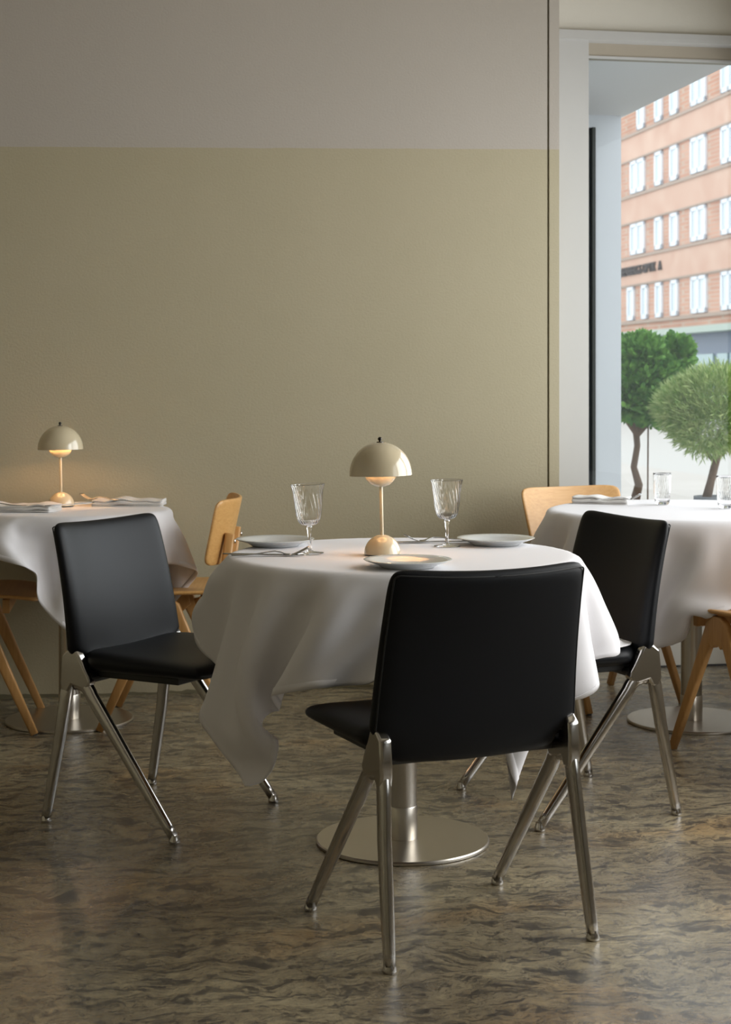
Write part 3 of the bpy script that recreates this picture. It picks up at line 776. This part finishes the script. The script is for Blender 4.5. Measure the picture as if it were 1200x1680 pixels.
# ---------------------------------------------------------------- plates, glasses
def make_plate():
    bm = bmesh.new()
    lathe(bm, [(0, .0025), (.058, .0025), (.060, 0), (.063, 0), (.066, .003), (.080, .0095), (.096, .0145), (.1035, .0175), (.105, .0188), (.1035, .0198), (.094, .0172), (.078, .0125), (.066, .0068), (.055, .0050), (0, .0048)], 96)
    return auto(obj('dinner_plate', bm, M_china), 60)
proto = make_plate()
for i, (x, y, lab) in enumerate([(.10, 3.86, 'white plate nearest the viewer, partly behind the front black chair'), (-.242, 4.37, 'white plate on the left side of the middle table, behind the goblet'), (.351, 4.40, 'white plate on the right side of the middle table')]):
    c = proto if i == 0 else copy_tree(proto)
    c.location = (x, y, TT); tag(c, lab, 'plate', 'white plates on the middle table')
def make_goblet():
    t = thing('wine_goblet', (0, 0, 0), 0, None, 'glass')
    tw = lambda amp: (lambda r, z, a: r + amp*math.sin(20*a + 150*(z-.1))*min(1, max(0, (z-.075)/.02)))
    outer = [(.0245, .078), (.0285, .086), (.031, .097), (.0335, .115), (.0355, .135), (.0378, .155), (.0405, .168), (.0432, .1755)]
    inner = [(r-.0013, z+(.0028 if k == 0 else 0)) for k, (r, z) in enumerate(outer)]
    bm = bmesh.new()
    sub = lambda pr, m: [(a[0]+(b[0]-a[0])*k/m, a[1]+(b[1]-a[1])*k/m) for a, b in zip(pr, pr[1:]) for k in range(m)] + [pr[-1]]
    lathe(bm, [(0, .071), (.010, .0715), (.018, .0735)] + sub(outer, 4) + [(.0434, .1763), (.0425, .1766)] + sub(inner, 4)[::-1] + [(.016, .0752), (0, .0730)], 160, None, tw(.0009))
    obj('bowl', bm, M_glass, t, True)
    bm = bmesh.new(); lathe(bm, [(0, .0705), (.0085, .0705), (.0062, .064), (.0048, .052), (.0042, .035), (.0046, .018), (.0062, .009), (.0085, .0062), (0, .0062)], 32); obj('stem', bm, M_glass, t, True)
    bm = bmesh.new(); lathe(bm, [(0, .0060), (.0088, .0055), (.020, .0032), (.0345, .0016), (.0352, .0008), (.0345, 0), (0, 0)], 64); obj('foot', bm, M_glass, t, True)
    return t
proto = make_goblet()
for i, (x, y, tl, lab) in enumerate([(-.141, 4.16, -2.2, 'empty spiral-fluted stem glass left of the lamp'), (.2175, 4.35, -.5, 'empty spiral-fluted stem glass right of the lamp, beside the right plate')]):
    c = proto if i == 0 else copy_tree(proto)
    c.location = (x, y, TT+.001); c.rotation_euler = (0, math.radians(tl), 0); tag(c, lab, 'glass', 'stem glasses on the middle table')
def make_tumbler():
    fn = lambda r, z, a: r + .0004*math.sin(24*a + 140*z)*(1 if .015 < z < .105 else 0)
    bm = bmesh.new(); o_ = [(.0210, 0), (.0245, .004), (.0275, .020), (.0300, .050), (.0312, .085), (.0325, .112)]
    sub = lambda pr, m: [(a[0]+(b[0]-a[0])*k/m, a[1]+(b[1]-a[1])*k/m) for a, b in zip(pr, pr[1:]) for k in range(m)] + [pr[-1]]
    lathe(bm, [(0, .0008)] + sub(o_, 4) + [(.0319, .1128)] + [(r-.0013, z) for r, z in sub(o_[2:], 4)][::-1] + [(.0245, .012), (.018, .0085), (0, .008)], 144, None, fn)
    return obj('tumbler', bm, M_glass, None, True)
proto = make_tumbler()
def tp(px, pyb):            # point of a table top from a pixel
    s = (pyb-630)/(1.17-TT); return (px-600)/s, 2680/s
for i, (px, py, sc_, lab) in enumerate([(1087, 828, 1, 'small clear tumbler in the middle of the right table'), (1191, 834, 1.0, 'clear fluted tumbler at the right edge of the picture')]):
    c = proto if i == 0 else copy_tree(proto)
    x, y = tp(px, py); c.location = (x, y, TT+.001); tag(c, lab, 'glass', 'tumblers on the right table')

# ---------------------------------------------------------------- cutlery
def ribbon(name, pts, wid, m, tines=None, thick=.0024):
    """pts: (y,z) centre line, wid: half widths"""
    bm = bmesh.new(); pv = None; K = 6
    for (y, z), wd in zip(pts, wid):
        row = [bm.verts.new((wd*(-1+2*k/K), y, z + .0010*(1-(1-2*k/K)**2)*0)) for k in range(K+1)]
        if pv:
            for k in range(K): bm.faces.new((pv[k], pv[k+1], row[k+1], row[k]))
        pv = row
    if tines:
        y0, z0 = pts[-1]; w0 = wid[-1]
        for k in range(4):
            xc = w0*(-.78+.52*k); pr = None
            for i in range(7):
                f = i/6; y = y0+.046*f; z = z0 + tines*(f**1.3) 
                hw_ = w0*.155*(1-.35*f)
                row = [bm.verts.new((xc-hw_, y, z)), bm.verts.new((xc+hw_, y, z))]
                if pr: bm.faces.new((pr[0], pr[1], row[1], row[0]))
                pr = row
    o = obj(name, bm, m, None, True)
    so = o.modifiers.new('thickness', 'SOLIDIFY'); so.thickness = thick; so.offset = 1
    return o
def make_fork():
    pts = [(0, .004), (.03, .0035), (.06, .005), (.09, .0095), (.11, .0115), (.125, .0085), (.134, .0045), (.142, .0030), (.150, .003)]
    return ribbon('fork', pts, [.0045, .0050, .0040, .0030, .0028, .0045, .0095, .0115, .0115], M_cut, .020)
def make_knife():
    pts = [(0, .003), (.03, .003), (.08, .0028), (.105, .0025), (.115, .0022), (.15, .0022), (.19, .0022), (.205, .0022), (.212, .0022)]
    return ribbon('table_knife', pts, [.0050, .0060, .0055, .0045, .0080, .0085, .0075, .0045, .0008], M_cut, None, .0026)
fk, kn = make_fork(), make_knife()
def lay(proto, first, x, y, rz, lab, cat, grp, z=TT, tilt=0):
    c = proto if first else copy_tree(proto)
    c.location = (x, y, z); c.rotation_euler = (math.radians(tilt), 0, math.radians(rz)); tag(c, lab, cat, grp); return c
gf, gk = 'forks on the tables', 'knives on the tables'
x, y = tp(380, 914); lay(fk, True, x, y, -78, 'steel fork with its tines up beside the left goblet, left of the lamp', 'fork', gf)
x, y = tp(366, 911); lay(kn, True, x, y, -97, 'steel knife crossing under the fork at the left rim of the middle table', 'knife', gk)
x, y = tp(775, 887); lay(fk, False, x, y, 107, 'steel fork with tines pointing left beside the right goblet', 'fork', gf, tilt=0)
x, y = tp(768, 890); lay(kn, False, x, y, 97, 'steel knife lying under the fork beside the right goblet', 'knife', gk, z=TT)

# ---------------------------------------------------------------- napkins
def make_napkin(seed, L_=.20, W_=.13, layers=4):
    rg = random.Random(seed); prof = []
    hh = .0062
    for k in range(layers):
        xs = [(-W_/2+W_*i/10) for i in range(11)]
        if k % 2: xs = xs[::-1]
        for i, x in enumerate(xs): prof.append((x + (rg.random()-.5)*.004, .002+k*hh + .0010*math.sin(x*40+k+seed)))
        if k < layers-1:
            e = xs[-1]; sg = 1 if e > 0 else -1
            prof.append((e+sg*.0035, .002+k*hh+hh/2))
    bm = bmesh.new(); pv = None; n = 24
    for j in range(n+1):
        y = -L_/2+L_*j/n
        row = [bm.verts.new((x+.002*math.sin(y*30+z*400), y + .003*math.sin(x*30+seed)*(j in (0, n)), max(.0015, z + (.0018*math.sin(y*34+seed)+.0015*math.sin(y*71))*z/.012))) for x, z in prof]
        if pv:
            for k in range(len(prof)-1): bm.faces.new((pv[k], pv[k+1], row[k+1], row[k]))
        pv = row
    o = obj('napkin', bm, M_napkin, None, True)
    so = o.modifiers.new('thickness', 'SOLIDIFY'); so.thickness = .0048; so.offset = 0
    return o
gn = 'folded white napkins'
for i, (px, py, rz, sd, Ln, lab) in enumerate([(212, 829, 90, 1, .25, 'folded white napkin right of the glowing lamp on the left table'), (40, 838, 84, 4, .22, 'folded white napkin left of the glowing lamp on the left table'),
                                  (988, 825, 72, 6, .20, 'folded white napkin on the left side of the right table, behind the black chair')]):
    o = make_napkin(sd, Ln); x, y = tp(px, py); o.location = (x, y, TT); o.rotation_euler = (0, 0, math.radians(rz)); tag(o, lab, 'napkin', gn)
zt = TT+.0195
for (px, py, rz, lab, pr, cat, g_) in [(205, 823, 60, 'steel fork resting on the napkin right of the glowing lamp', fk, 'fork', gf), (75, 832, -40, 'steel knife resting on the napkin left of the glowing lamp', kn, 'knife', gk),
                              (45, 832, 80, 'steel fork resting on the napkin left of the glowing lamp', fk, 'fork', gf),
                              (970, 822, -72, 'steel fork resting on the napkin of the right table', fk, 'fork', gf)]:
    s = (py-630)/(1.17-zt); lay(pr, False, (px-600)/s, 2680/s, rz, lab, cat, g_, z=zt)
